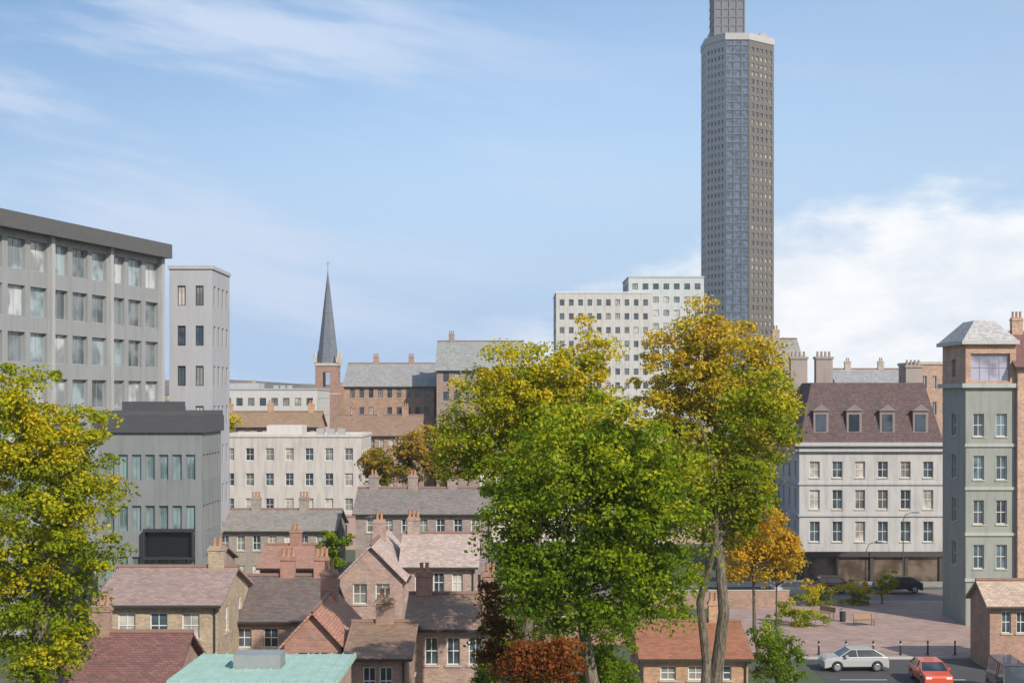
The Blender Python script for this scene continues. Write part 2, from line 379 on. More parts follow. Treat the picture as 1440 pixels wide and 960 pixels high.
GREEN=leafmat('green_leaves',[(.028,.06,.006),(.06,.11,.008),(.13,.18,.01),(.26,.27,.015)])
GOLD=leafmat('golden_leaves',[(.09,.10,.015),(.20,.18,.025),(.30,.22,.03),(.34,.20,.05)])
ORANGE=leafmat('orange_leaves',[(.18,.14,.02),(.28,.17,.015),(.33,.18,.02),(.29,.13,.025)])
BROWN=leafmat('brown_leaves',[(.06,.07,.012),(.13,.10,.02),(.19,.12,.04),(.22,.14,.06)])
RUST=leafmat('rust_leaves',[(.03,.02,.01),(.08,.022,.012),(.14,.045,.02),(.07,.05,.012)])
def tree(label,d,cx,lobes,mat,nclump,nleaf,ls,seed,base=0,name='tree',cat='tree',cr=.95,group=None,trunk_r=.32,topbias=.5,tx=None,yoff=None):
    """lobes: (px,py,rx,ry) ellipses in picture pixels at distance d, depth taken from rx"""
    g=np.random.default_rng(seed); X=wx(cx,d) if tx is None else wx(tx,d)
    t=thing(name,label,cat,(X,d,base),0,group)
    L=[]
    for i,(px,py,rx,ry) in enumerate(lobes):
        L.append((wx(px,d)-X,(g.random()-.5)*rx*K*d*.5,wz(py,d)-base,rx*K*d,rx*K*d*.85,ry*K*d))
    vol=np.array([l[3]*l[4]*l[5] for l in L])**.72; vol/=vol.sum()
    zmin=min(l[2]-l[5] for l in L); zmax=max(l[2]+l[5] for l in L)
    ctr=[];cval=[]
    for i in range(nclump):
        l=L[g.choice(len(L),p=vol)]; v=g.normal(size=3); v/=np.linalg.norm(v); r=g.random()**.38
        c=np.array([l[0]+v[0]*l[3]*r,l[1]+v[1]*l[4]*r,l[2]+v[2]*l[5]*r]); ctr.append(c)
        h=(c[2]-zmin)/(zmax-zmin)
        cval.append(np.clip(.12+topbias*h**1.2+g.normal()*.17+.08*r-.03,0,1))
    ctr=np.array(ctr); cval=np.array(cval)
    n=nclump*nleaf; idx=np.repeat(np.arange(nclump),nleaf)
    rad=cr*(.4+.75*g.random(nclump)**1.4)*1.05; u=g.normal(size=(n,3)); u/=np.linalg.norm(u,axis=1)[:,None]
    rr=g.random(n)**.5; P=ctr[idx]+u*(rad[idx]*rr)[:,None]*np.array([1,1,.6]); P[:,2]-=(rr**2)*rad[idx]*.25
    a=g.normal(size=(n,3)); a/=np.linalg.norm(a,axis=1)[:,None]; nrm=u*.6+g.normal(size=(n,3))*.6+np.array([0,0,.5]); b=np.cross(nrm,a); b/=np.linalg.norm(b,axis=1)[:,None]
    a=np.cross(b,nrm); a/=np.linalg.norm(a,axis=1)[:,None]
    s=ls*(.6+.8*g.random(n))[:,None]
    V=np.stack([P-a*s*.5,P+b*s*.32,P+a*s*.55,P-b*s*.32],1).reshape(-1,3)
    me=bpy.data.meshes.new('crown'); me.vertices.add(4*n); me.vertices.foreach_set('co',V.ravel()); me.loops.add(4*n); me.loops.foreach_set('vertex_index',np.arange(4*n,dtype=np.int32))
    me.polygons.add(n); me.polygons.foreach_set('loop_start',np.arange(0,4*n,4,dtype=np.int32)); me.update(calc_edges=True)
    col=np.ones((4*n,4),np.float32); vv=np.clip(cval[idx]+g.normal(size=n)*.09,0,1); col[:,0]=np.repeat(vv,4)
    at=me.color_attributes.new('leaf','FLOAT_COLOR','POINT'); at.data.foreach_set('color',col.ravel()); me.materials.append(mat)
    o=bpy.data.objects.new('crown',me); C.objects.link(o); o.parent=t
    # trunk and limbs
    lean=g.normal(); tm=MB(); zl=max(zmin+.12*(zmax-zmin),1.0); zt=zmin+.72*(zmax-zmin); q=[Vector((0,0,-.1)),Vector((.05,0,.5))]; k=6
    for i in range(1,k+1): q.append(Vector((g.normal()*.9*trunk_r+.35*trunk_r*i*lean,g.normal()*.9*trunk_r,.5+(zt-.5)*i/k)))
    rd=[trunk_r*1.5,trunk_r*1.1]+[trunk_r*(1-.85*i/k) for i in range(1,k+1)]
    tm.tube(q,rd,10)
    for i in range(min(26,nclump//6)):
        c=Vector(ctr[g.integers(nclump)]); zst=max(zl+.1*(zmax-zmin)*g.random(),c.z-.9*math.hypot(c.x,c.y)-.1*(zmax-zmin)); f=min(.95,zst/zt); j=f*(k)+1; j0=int(j); j0=min(j0,len(q)-2)
        s=q[j0].lerp(q[j0+1],j-int(j)); r0=rd[j0]*.33
        m=s.lerp(c,.5)+Vector((0,0,-.08*(c-s).length)); tm.tube([s,m,c],[r0,r0*.55,r0*.15],6)
    tm.build('trunk',bark(),t,smooth=True)
    return t
# ------------------------------------------------------------------ the ground, hills, streets
def ground_mat():
    m,nt,b=new_mat('ground_earth'); t=N(nt,'ShaderNodeTexCoord'); o=t.outputs['Object']
    a=SMOOTH(nt,NOISE(nt,o,.06,6,.6),.36,.5); c=MIX(nt,a,(.15,.125,.105),(.05,.075,.025)); c=MIX(nt,MATH(nt,'MULTIPLY',NOISE(nt,o,1.5,6,.7),.5),c,(.09,.08,.07))
    nt.links.new(c,b.inputs[0]); b.inputs['Roughness'].default_value=.95; return m
g=MB(); g.face([(-1900,-200,0),(1900,-200,0),(1900,1600,0),(-1900,1600,0)]); struct(g.build('ground',ground_mat()))
def asphalt():
    m,nt,b=new_mat('asphalt'); t=N(nt,'ShaderNodeTexCoord'); o=t.outputs['Object']
    c=MIX(nt,NOISE(nt,o,.4,8,.7),(.035,.035,.037),(.075,.072,.07)); c=MIX(nt,MATH(nt,'MULTIPLY',SMOOTH(nt,NOISE(nt,o,.15,4),.5,.6),.4),c,(.10,.097,.09))
    nt.links.new(c,b.inputs[0]); b.inputs['Roughness'].default_value=.85; return m
ASPH=asphalt()
def paving(col,bw,bh,name):
    m,nt,b=new_mat(name); t0=N(nt,'ShaderNodeTexCoord'); o=t0.outputs['Object']; t=N(nt,'ShaderNodeTexBrick'); nt.links.new(o,t.inputs[0]); t.inputs['Scale'].default_value=1
    t.inputs['Brick Width'].default_value=bw; t.inputs['Row Height'].default_value=bh; t.inputs['Mortar Size'].default_value=.012
    t.inputs['Color1'].default_value=(*[c*1.14 for c in col],1); t.inputs['Color2'].default_value=(*[c*.84 for c in col],1); t.inputs['Mortar'].default_value=(*[c*.4 for c in col],1)
    c=MIX(nt,MATH(nt,'MULTIPLY',SMOOTH(nt,NOISE(nt,o,.5,8,.7),.42,.7),.5),t.outputs[0],tuple(x*.5 for x in col))
    nt.links.new(c,b.inputs[0]); b.inputs['Roughness'].default_value=.8; return m
PAVE=paving((.34,.23,.19),.6,.4,'pink_paving'); PAVG=paving((.26,.24,.22),.6,.6,'grey_paving')
def sheet(name,x0,x1,y0,y1,z,mat,thick=0):
    m=MB()
    if thick: m.box(x0,x1,y0,y1,z-thick,z)
    else: m.face([(x0,y0,z),(x1,y0,z),(x1,y1,z),(x0,y1,z)])
    return struct(m.build(name,mat))
sheet('road',-60,80,126,134,.01,plaster((.17,.135,.12),.4,'red_asphalt'))
sheet('road',20,80,84,98,.014,ASPH)
sheet('road',9,15,134,520,.012,ASPH)
sheet('pavement',15,60,135.0,139,.13,PAVG,.12); sheet('pavement',-60,8.8,135.0,137.5,.13,PAVG,.12)
sheet('square',17,70,98.5,125.5,.13,PAVE,.12)
m=MB()
for s in (98.3,125.5): m.box(17,70,s,s+.18,0,.15)
m.box(16.82,17,98.3,125.68,0,.15)
struct(m.build('kerb',plaster((.4,.39,.36),.3,'kerb')))
m=MB()
for i in range(22): m.face([(-58+i*6,129.95,.016),(-55+i*6,129.95,.016),(-55+i*6,130.08,.016),(-58+i*6,130.08,.016)])
for i in range(12): m.face([(21+i*5,90.95,.02),(24+i*5,90.95,.02),(24+i*5,91.07,.02),(21+i*5,91.07,.02)])
struct(m.build('road_markings',plain((.7,.7,.66),.7,key='road_paint')))
# low hills closing the horizon
hm=MB(); nn=120; hr=random.Random(3); pr=[]
for i in range(nn+1):
    x=-1850+3700*i/nn; pr.append((x,23+7*math.sin(i*.13)+5*math.sin(i*.37+1)+3*math.sin(i*.9)+hr.random()*2.5))
for i in range(nn):
    (xa,ha),(xb,hb)=pr[i],pr[i+1]; hm.face([(xa,1050,-1),(xb,1050,-1),(xb,1200,hb),(xa,1200,ha)]); hm.face([(xa,1200,ha),(xb,1200,hb),(xb,1550,-1),(xa,1550,-1)])
hmat,hnt,hb_=new_mat('hill_cover'); tt=N(hnt,'ShaderNodeTexCoord'); hnt.links.new(MIX(hnt,SMOOTH(hnt,NOISE(hnt,tt.outputs['Object'],.02,8,.7),.4,.6),(.07,.08,.05),(.16,.13,.10)),hb_.inputs[0]); hb_.inputs['Roughness'].default_value=1
struct(hm.build('hills',hmat))
# ------------------------------------------------------------------ the tall tower
def tower():
    d=600; X=97.6; t=thing('skyscraper','tall slender tower with bluish glass strip and narrower top rising behind the trees','skyscraper',(X,d,0))
    a=14.65; c=5.0; plan=[(-c-2.5,0),(c-2.5,0),(a,a-c),(a,a+c+4),(c,2*a+4),(-c,2*a+4),(-a,a+c+4),(-a,a-c)]
    zt=wz(52,d); nf=50; fh=zt/nf
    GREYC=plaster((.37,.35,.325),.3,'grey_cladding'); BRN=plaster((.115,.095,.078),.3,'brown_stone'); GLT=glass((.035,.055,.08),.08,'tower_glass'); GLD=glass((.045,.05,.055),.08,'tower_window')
    def side(p,q,mat,nm,wname,parts,ncol):
        P0=Vector((*p,0)); P1=Vector((*q,0)); L=(P1-P0).length; U=((P1-P0)/L); Nr=Vector((U.y,-U.x,0))
        step=(L-1.6)/ncol; cells=[(.8+step*i+step*.22,.8+step*(i+1)-step*.22) for i in range(ncol)]
        ops=[(u0,u1,k*fh+fh*.28,k*fh+fh*.82) for k in range(1,nf-1) for u0,u1 in cells]
        mb=MB(); facade(mb,p,(U.x,U.y),(Nr.x,Nr.y),L,0,zt,ops,.35); mb.build(nm,mat,t)
        rest=MB()
        for k in range(1,nf-1):
            m=MB() if parts else rest
            for u0,u1 in ([(.82,L-.82)] if parts else cells):
                O=Vector((*p,0)); A=O+U*u0-Nr*.352; B=O+U*u1-Nr*.352; m.face([(A.x,A.y,k*fh+fh*.28),(B.x,B.y,k*fh+fh*.28),(B.x,B.y,k*fh+fh*.82),(A.x,A.y,k*fh+fh*.82)])
            if parts: m.build(wname,rng.choice([GLD,GLD,glass((.08,.085,.085),.1,'tower_blinds'),glass((.13,.13,.12),.2,'tower_blinds2')]),t)
        if not parts: o=rest.build(wname,GLD,t); o['kind']='stuff'
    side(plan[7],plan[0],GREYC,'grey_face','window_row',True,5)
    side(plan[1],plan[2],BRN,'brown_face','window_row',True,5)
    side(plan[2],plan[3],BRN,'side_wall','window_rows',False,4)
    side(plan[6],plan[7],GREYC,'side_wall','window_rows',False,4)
    m=MB()
    for i in (3,4,5):
        p,q=plan[i],plan[(i+1)%8]; m.face([(*p,0),(*q,0),(*q,zt),(*p,zt)])
    m.face([(*p,zt-.2) for p in plan]); m.build('rear_wall',GREYC,t)
    m=MB(); m.face([(-c-2.5,.25,0),(c-2.5,.25,0),(c-2.5,.25,zt),(-c-2.5,.25,zt)]); gs=m.build('glass_strip',GLT,t)
    m=MB()
    for k in range(nf+1): m.box(-c-2.5,c-2.5,-.05,.3,k*fh-.28,k*fh+.28)
    for x in (-c-2.3,-4.2,-.8,c-2.7): m.box(x-.12,x+.12,-.16,.27,0,zt)
    m.build('mullions',plain((.10,.115,.13),.5,.3,'aluminium'),gs)
    m=MB(); e=1.02
    m.prism([(p[0]*e,(p[1]-17)*e+17) for p in plan],zt-1.2,zt+1.6); m.build('cornice',GREYC,t)
    xa,xb=wx(1009,d)-X,wx(1051,d)-X
    m=MB(); zu=zt+34; m.prism([(xa,8),(xb,8),(xb,24),(xa,24)],zt+1.5,zu)
    for k in range(9):
        m.box(xa-.25,xb+.25,7.75,24.25,zt+3+k*3.6,zt+3.5+k*3.6)
    for k in range(5): x=xa+(xb-xa)*k/4; m.box(x-.3,x+.3,7.6,8.1,zt+1.6,zu)
    m.build('upper_storeys',plaster((.15,.15,.16),.3,'upper_cladding'),t)
    m=MB(); m.tube([((xa+xb)/2,15,zu),((xa+xb)/2,15,zu+12),((xa+xb)/2,15,zu+26)],[.8,.5,.15],8); m.build('mast',plain((.4,.4,.42),.4,.6,'mast_steel'),t)
    m=MB()
    for s in (-1,1): m.box(s*11-1.6,s*11+1.6,13,19,zt+1.5,zt+5)
    m.build('roof_plant',GREYC,t)
tower()
# ------------------------------------------------------------------ church with spire
def church():
    d=290; X=wx(459,d); t=thing('church','brick church with a slim pointed slate spire left of centre','church',(X,d,0))
    BR=brick((.30,.15,.10)); SL=tiles((.13,.145,.175),.3,.2,'spire_slate')
    h=2.3; zb=wz(512,d); zt=wz(376,d)
    mb=MB(); wl=[]
    for O,U,Nr in (((-h,0),(1,0),(0,-1)),((h,0),(0,1),(1,0)),((h,2*h),(-1,0),(0,1)),((-h,2*h),(0,-1),(-1,0))):
        ops=[(h-.75,h+.75,zb-4.6,zb-1.6),(h-.45,h+.45,zb-9.5,zb-7.3)]; facade(mb,O,U,Nr,2*h,0,zb,ops,.3); wl+=[(O,U,Nr,o) for o in ops]
    tw=mb.build('tower',BR,t)
    for O,U,Nr,o in wl[:4]:
        m=MB()
        for k in range(9): z=o[2]+(o[3]-o[2])*k/9; local_box(m,O,U,Nr,o[0],o[1],-.28,-.12,z,z+.1)
        m.build('louvre',plain((.1,.1,.1),.8,key='louvre_wood'),tw)
    m=MB(); m.box(-h-.2,h+.2,-.2,2*h+.2,zb-.3,zb+.25)
    for sx in (-h,h):
        for sy in (0,2*h):
            m.box(sx-.35,sx+.35,sy-.35,sy+.35,zb+.25,zb+1.3); m.tube([(sx,sy,zb+1.3),(sx,sy,zb+3)],[.35,.02],6)
    m.box(-h-.08,h+.08,-.08,2*h+.08,zb-6.2,zb-5.9); m.build('stone_trim',STONE,tw)
    m=MB(); n=8; H_=zt-zb
    for k in range(n):
        a0=2*math.pi*(k+.5)/n; a1=2*math.pi*(k+1.5)/n; r=h*1.0
        p0=(r*math.cos(a0),h+r*math.sin(a0),zb+.2); p1=(r*math.cos(a1),h+r*math.sin(a1),zb+.2); tp=(0,h,zt)
        m.face([p0,p1,tp],[(-.9,0),(.9,0),(0,H_)])
    sp_=m.build('spire',SL,t)
    m=MB(); m.tube([(0,h,zt-.3),(0,h,zt+1.6)],[.06,.04],6); m.box(-.45,.45,h-.04,h+.04,zt+.95,zt+1.05); m.build('cross',plain((.3,.25,.12),.4,.7,'gilt'),sp_)
    # nave
    m=MB(); x0,x1,y0,y1,ze,zr=2.32,22,1,10,12.5,19
    m.box(x0,x1,y0,y1,0,ze); m.face([(x1,y0,ze),(x1,y1,ze),(x1,(y0+y1)/2,zr)]); m.build('nave_wall',BR,t)
    m=MB(); ym=(y0+y1)/2; m.face([(x0,y0-.4,ze-.2),(x1+.3,y0-.4,ze-.2),(x1+.3,ym,zr),(x0,ym,zr)],[(0,0),(20,0),(20,8),(0,8)]); m.face([(x1+.3,y1+.4,ze-.2),(x0,y1+.4,ze-.2),(x0,ym,zr),(x1+.3,ym,zr)],[(0,0),(20,0),(20,8),(0,8)]); m.build('nave_roof',tiles((.24,.15,.10),.3,.2,'church_tile'),t)
church()
# ------------------------------------------------------------------ grey stepped office at the left edge
def office():
    p0=Vector((-43.0,74,0)); p1=Vector((-30.2,122,0)); U=(p1-p0).normalized(); L=(p1-p0).length; ang=math.atan2(U.y,U.x)
    t=thing('office_block','grey office block with dark flat roof edge along the left side of the view','office block',(p0.x,p0.y,0),ang)
    zt=31.2; dep=22; nf=9; fh=3.35; ncol=18
    CON=plaster((.245,.25,.25),.45,'grey_concrete'); mb=MB(); step=L/ncol
    ops=[(i*step+.32,(i+1)*step-.32,zt-1.5-(k+1)*fh+.95,zt-1.5-k*fh-.2) for k in range(nf) for i in range(ncol)]
    O=(0,0);Ux=(1,0);Nr=(0,-1); facade(mb,O,Ux,Nr,L,0,zt-1.2,ops,.3)
    mb.face([(L,0,0),(L,dep,0),(L,dep,zt-1.2),(L,0,zt-1.2)]); mb.face([(0,dep,0),(0,0,0),(0,0,zt-1.2),(0,dep,zt-1.2)]); mb.face([(L,dep,0),(0,dep,0),(0,dep,zt-1.2),(L,dep,zt-1.2)])
    mb.build('wall',CON,t)
    # the hundred openings nearest the frame are parts, the rest one part
    vis=[o for o in ops if o[0]>L*.42]; vis.sort(key=lambda o:-o[2]); one=vis[:94]; rest=[o for o in ops if o not in one]
    pm=[glass((.07,.08,.085),.06),glass((.13,.16,.17),.1),glass((.20,.21,.21),.2,'blind_glass')]
    FR=plain((.33,.35,.36),.4,.3,'office_frame')
    for o in one: window(t,O,Ux,Nr,o,FR,rev=.3,bars=(1,0),sill=False,pane=rng.choice(pm))
    m=MB()
    for o in rest: m.face([(o[0],.3,o[2]),(o[1],.3,o[2]),(o[1],.3,o[3]),(o[0],.3,o[3])])
    r=m.build('windows',pm[0],t); r['kind']='stuff'
    m=MB()
    for i in range(0,ncol+1,3): m.box(i*step-.22,i*step+.22,-.35,.0-.003,0,zt-1.2)
    m.build('pilasters',plaster((.33,.33,.33),.4,'pilaster_concrete'),t)
    m=MB(); m.box(-.6,L+.5,-.9,dep+.6,zt-1.2,zt); m.build('roof_edge',plain((.085,.083,.08),.6,key='dark_fascia'),t)
    m=MB(); m.box(4,L*.55,6,14,zt,zt+2.6); m.box(L*.62,L*.75,7,12,zt,zt+1.6); m.build('plant_room',plain((.25,.25,.25),.5,.3,'louvred_metal'),t)
    m=MB()
    for k in range(6): m.tube([(L*.5+k*1.1,3,zt),(L*.5+k*1.1,3,zt+1.0)],[.25,.25],8)
    m.build('roof_vents',plain((.4,.4,.4),.5,.5,'galvanised'),t)
office()
def T(*a,**k): return flat_block(*a,**k)
LG=plaster((.34,.34,.355),.3,'light_grey_panel')
T('pale grey narrow stair block at the right end of the office block',128,238,298,378,8,LG,2,8,ww=.45,wh=.5,side=True,plant=False,parapet=plaster((.36,.36,.37),.3,'pale_cap'),name='stair_block')
T('mid grey office with dark roof and a bay panel painted shade-black, below the stair block',92,138,284,584,6,plaster((.19,.20,.20),.5,'grey_panel'),7,4,plant=False,toff=1.7,ww=.7,wh=.5,fh=3.3,frame=plain((.2,.22,.22),.4,key='grey_frame'),pane=glass((.09,.13,.13),.08),parapet=plain((.07,.07,.075),.7,key='black_felt'),name='office_building',cat='office')
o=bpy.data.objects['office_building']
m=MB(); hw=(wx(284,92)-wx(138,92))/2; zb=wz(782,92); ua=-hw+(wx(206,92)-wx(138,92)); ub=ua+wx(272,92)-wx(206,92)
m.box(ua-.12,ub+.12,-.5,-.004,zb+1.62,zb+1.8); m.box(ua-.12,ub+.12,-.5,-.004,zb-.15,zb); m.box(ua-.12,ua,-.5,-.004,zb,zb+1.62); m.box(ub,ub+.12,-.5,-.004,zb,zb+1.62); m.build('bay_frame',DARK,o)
m=MB(); m.box(ua,ub,-.1,-.005,zb,zb+1.62); m.build('bay_shade_panel',plain((.012,.012,.013),.3,key='painted_shade'),o)  # proud panel, not a recess: the shade of an opening is put into its colour
zq=wz(584,92); m=MB(); m.box(-hw-.2,hw+.2,-.2,-.003,zq-1.1,zq-.03); m.box(hw+.003,hw+.2,-.003,6.1,zq-1.1,zq-.03); m.box(-hw+1,hw-2,2,4,zq-.5,zq+.9); m.build('dark_fascia',plain((.06,.06,.065),.6,key='fascia_felt'),o)
T('long pale flat-roofed block in the distance between the stair block and spire',262,244,446,548,18,plaster((.46,.44,.41),.3,'beige_panel'),12,5,ww=.55,wh=.45,fh=3.2,parapet=LG,name='apartment_block',cat='apartments')
# white building
T('white rendered building with a dusty pink ground floor, left of centre',170,306,508,614,12,plaster((.47,.425,.39),.7,'white_render'),7,3,ww=.42,wh=.5,fh=3.0,frame=WHITE,parapet=plaster((.5,.47,.44),.4,'cap_stone'),name='rendered_building',plant=True,bars=(1,1))
o=bpy.data.objects['rendered_building']; hw=(wx(508,170)-wx(306,170))/2
m=MB(); m.box(-hw-.06,hw+.06,-.5,-.003,0,7.6*.52); m.box(-hw-.1,hw+.1,-.62,-.004,7.6*.52,7.6*.52+.22); m.build('ground_floor',plaster((.38,.25,.22),.4,'pink_render'),o)
m=MB()
for i in range(5): u=-hw+1+i*(2*hw-2)/5; m.box(u+.2,u+2.4,-.54,-.503,.5,3.0)
m.build('shop_window',GL,o)
# brick warehouse on the skyline
BRN1=brick((.34,.19,.11)); BRN2=brick((.32,.18,.12)); BRR=brick((.34,.15,.10)); BRP=brick((.38,.24,.19)); BRO=brick((.44,.24,.12)); BRY=brick((.42,.31,.19))
TP=tiles((.34,.235,.205)); TPL=tiles((.46,.345,.295)); TD=tiles((.15,.11,.10)); TM=tiles((.19,.085,.075)); TG=tiles((.29,.275,.265),.3,.2,'slate'); TO=tiles((.34,.13,.065)); TB=tiles((.27,.165,.11)); TT=tiles((.48,.35,.26)); TGD=tiles((.12,.12,.13),.3,.2,'slate'); TMV=tiles((.13,.095,.10),.3,.2,'slate')
def PH(*a,**k): return pitched_house(*a,**k)
PH('long brick warehouse with grey slate roof right of the spire on the skyline',235,484,612,512,543,16,BRN1,TG,cols=9,floors=5,chim=(.3,.7),name='warehouse',cat='warehouse',frame=DARK)
PH('taller brick warehouse with pale grey roof, directly left of the yellow tree',225,614,735,481,520,15,brick((.27,.18,.14)),tiles((.27,.27,.25),.3,.2,'slate'),cols=7,floors=5,chim=(.15,),name='warehouse',cat='warehouse',frame=DARK)
PH('orange-brown brick house row behind the white building',205,300,446,580,600,9,BRO,tiles((.30,.19,.11)),cols=8,floors=4,chim=(.1,.5,.9),name='terrace',cat='terrace')
PH('brown terrace with weathered brown roof below the brick warehouse',195,470,590,585,612,10,BRN2,TB,cols=8,floors=3,chim=(.2,.5,.8),name='terrace',cat='terrace')
# pale building behind the trees, near the tower
T('off-white stepped apartment block half hidden behind the centre trees',330,782,916,412,20,plaster((.46,.44,.41),.6,'off_white'),10,12,ww=.5,wh=.45,fh=3.2,parapet=plaster((.55,.56,.55),.3,'pale_cap2'),name='apartment_block',cat='apartments',plant=False)
T('grey-green topped white penthouse tower beside the skyscraper base',345,884,990,390,18,plaster((.43,.45,.44),.4,'grey_white'),7,14,ww=.55,wh=.45,fh=3.2,parapet=plaster((.35,.4,.39),.3,'green_grey_cap'),name='apartment_block',cat='apartments',plant=False)
# ------------------------------------------------------------------ pale building with maroon mansard, right
def mansard():
    d=140; x0,x1=wx(1124,d),wx(1327,d); X=(x0+x1)/2; hw=(x1-x0)/2; dep=13
    t=thing('corner_building','pale grey four-storey building with a dark maroon mansard roof and dark shopfronts','building',(X,d,0))
    zc=wz(626,d); wallm=plaster((.43,.41,.39),.65,'pale_stucco'); mb=MB(); wins=[]
    faces=[((-hw,0),(1,0),(0,-1),2*hw,6),((hw,0),(0,1),(1,0),dep,4),((hw,dep),(-1,0),(0,1),2*hw,0),((-hw,dep),(0,-1),(-1,0),dep,4)]
    for O,U,Nr,w_,n in faces:
        ops=[]
        for z,wh in ((3.9,2.0),(7.1,1.9),(10.2,1.6)):
            if n: ops+=row_ops(w_,z,n,1.0,wh,.4)
        facade(mb,O,U,Nr,w_,2.9,zc,ops,.2); wins+=[(O,U,Nr,o) for o in ops]
    mb.build('wall',wallm,t)
    for O,U,Nr,o in wins: window(t,O,U,Nr,o,WHITE,rev=.2,bars=(1,1))
    m=MB()
    for O,U,Nr,w_,n in faces:
        for z in (6.4,9.5): local_box(m,O,U,Nr,-.08,w_+.08,.003,.14,z,z+.22)
        local_box(m,O,U,Nr,-.1,w_+.1,.003,.35,zc-.6,zc-.35)
    m.box(-hw-.5,hw+.5,-.5,dep+.5,zc-.05,zc+.3); m.build('cornice',plaster((.40,.39,.38),.4,'cornice_stone'),t)
    m=MB()
    for O,U,Nr,w_,n in faces[:2]:
        for i in range(4 if w_>12.5 else 4):
            a=.3+i*(w_-.6)/4; local_box(m,O,U,Nr,a-.16,a+.16,.0,.12,0,2.5)
        local_box(m,O,U,Nr,w_-.46,w_-.14,.0,.12,0,2.5); local_box(m,O,U,Nr,-.05,w_+.05,-.2,.28,2.45,2.95)
    sf=m.build('shopfront',plain((.06,.045,.04),.5,key='shopfront_paint'),t)
    m=MB()
    m.box(-hw+.1,hw-.1,.1,dep-.1,0,2.9); m.build('shop_window',glass((.07,.05,.035),.2,'warm_shop_glass'),sf)
    m=MB(); m.face([(-hw+.3,-.02,1.9),(hw-.3,-.02,1.9),(hw-.3,-1.3,1.75),(-hw+.3,-1.3,1.75)][::-1]); 
    # mansard
    ins=1.5; zb=zc+.3; zt=wz(538,d+2)
    lo=[(-hw,0),(hw,0),(hw,dep),(-hw,dep)]; hi=[(-hw+ins,ins),(hw-ins,ins),(hw-ins,dep-ins),(-hw+ins,dep-ins)]
    m=MB(); sl=math.hypot(ins,zt-zb)
    for i in range(4):
        j=(i+1)%4; L=math.hypot(lo[j][0]-lo[i][0],lo[j][1]-lo[i][1]); m.face([(*lo[i],zb),(*lo[j],zb),(*hi[j],zt),(*hi[i],zt)],[(0,0),(L,0),(L-ins,sl),(ins,sl)])
    m.face([(*p,zt) for p in hi],[(0,0),(10,0),(10,10),(0,10)]); r=m.build('mansard_roof',tiles((.105,.062,.062),.25,.16,'maroon_tile'),t)
    for i in range(4):
        x=-hw+2.2+i*(2*hw-4.4)/3
        m=MB(); z0=zb+.8; m.box(x-.75,x+.75,.25,2.2,z0,z0+2.3); m.face([(x-.9,.1,z0+2.3),(x+.9,.1,z0+2.3),(x,.1,z0+2.95)]); m.face([(x-.9,.1,z0+2.31),(x,.1,z0+2.95),(x,2.4,z0+2.95),(x-.9,2.4,z0+2.31)][::-1]); m.face([(x+.9,.1,z0+2.31),(x,.1,z0+2.95),(x,2.4,z0+2.95),(x+.9,2.4,z0+2.31)])
        dm=m.build('dormer',plaster((.22,.17,.165),.4,'dormer_lead'),r)
        m=MB(); m.box(x-.5,x+.5,.2,.248,z0+.3,z0+1.95); m.build('pane',GL,dm)
    for x in (-hw+1.2,-hw+3.8,hw-1.2):
        m=MB(); zz_=wz(496 if x<0 else 508,d+5); m.box(x-.85,x+.85,dep/2-.5,dep/2+.5,zt-3,zz_-.6); m.box(x-.95,x+.95,dep/2-.6,dep/2+.6,zz_-.6,zz_-.35)
        for k in range(4): m.tube([(x-.6+k*.4,dep/2,zz_-.35),(x-.6+k*.4,dep/2,zz_+.2)],[.14,.11],8)
        m.build('chimney',plaster((.30,.25,.22),.5,'sooty_brick'),r)
mansard()
PH('grey-roofed house with sandy walls between the trees and maroon-roofed building',175,1084,1130,478,520,11,BRY,TG,cols=2,floors=5,chim=(.4,),name='tenement',cat='tenement')
PH('distant pinkish-grey terrace seen between the maroon roof and right brick building',210,1180,1300,520,545,11,brick((.42,.36,.30)),tiles((.30,.29,.29),.3,.2,'slate'),cols=6,floors=5,chim=(.2,.6),name='terrace',cat='terrace')
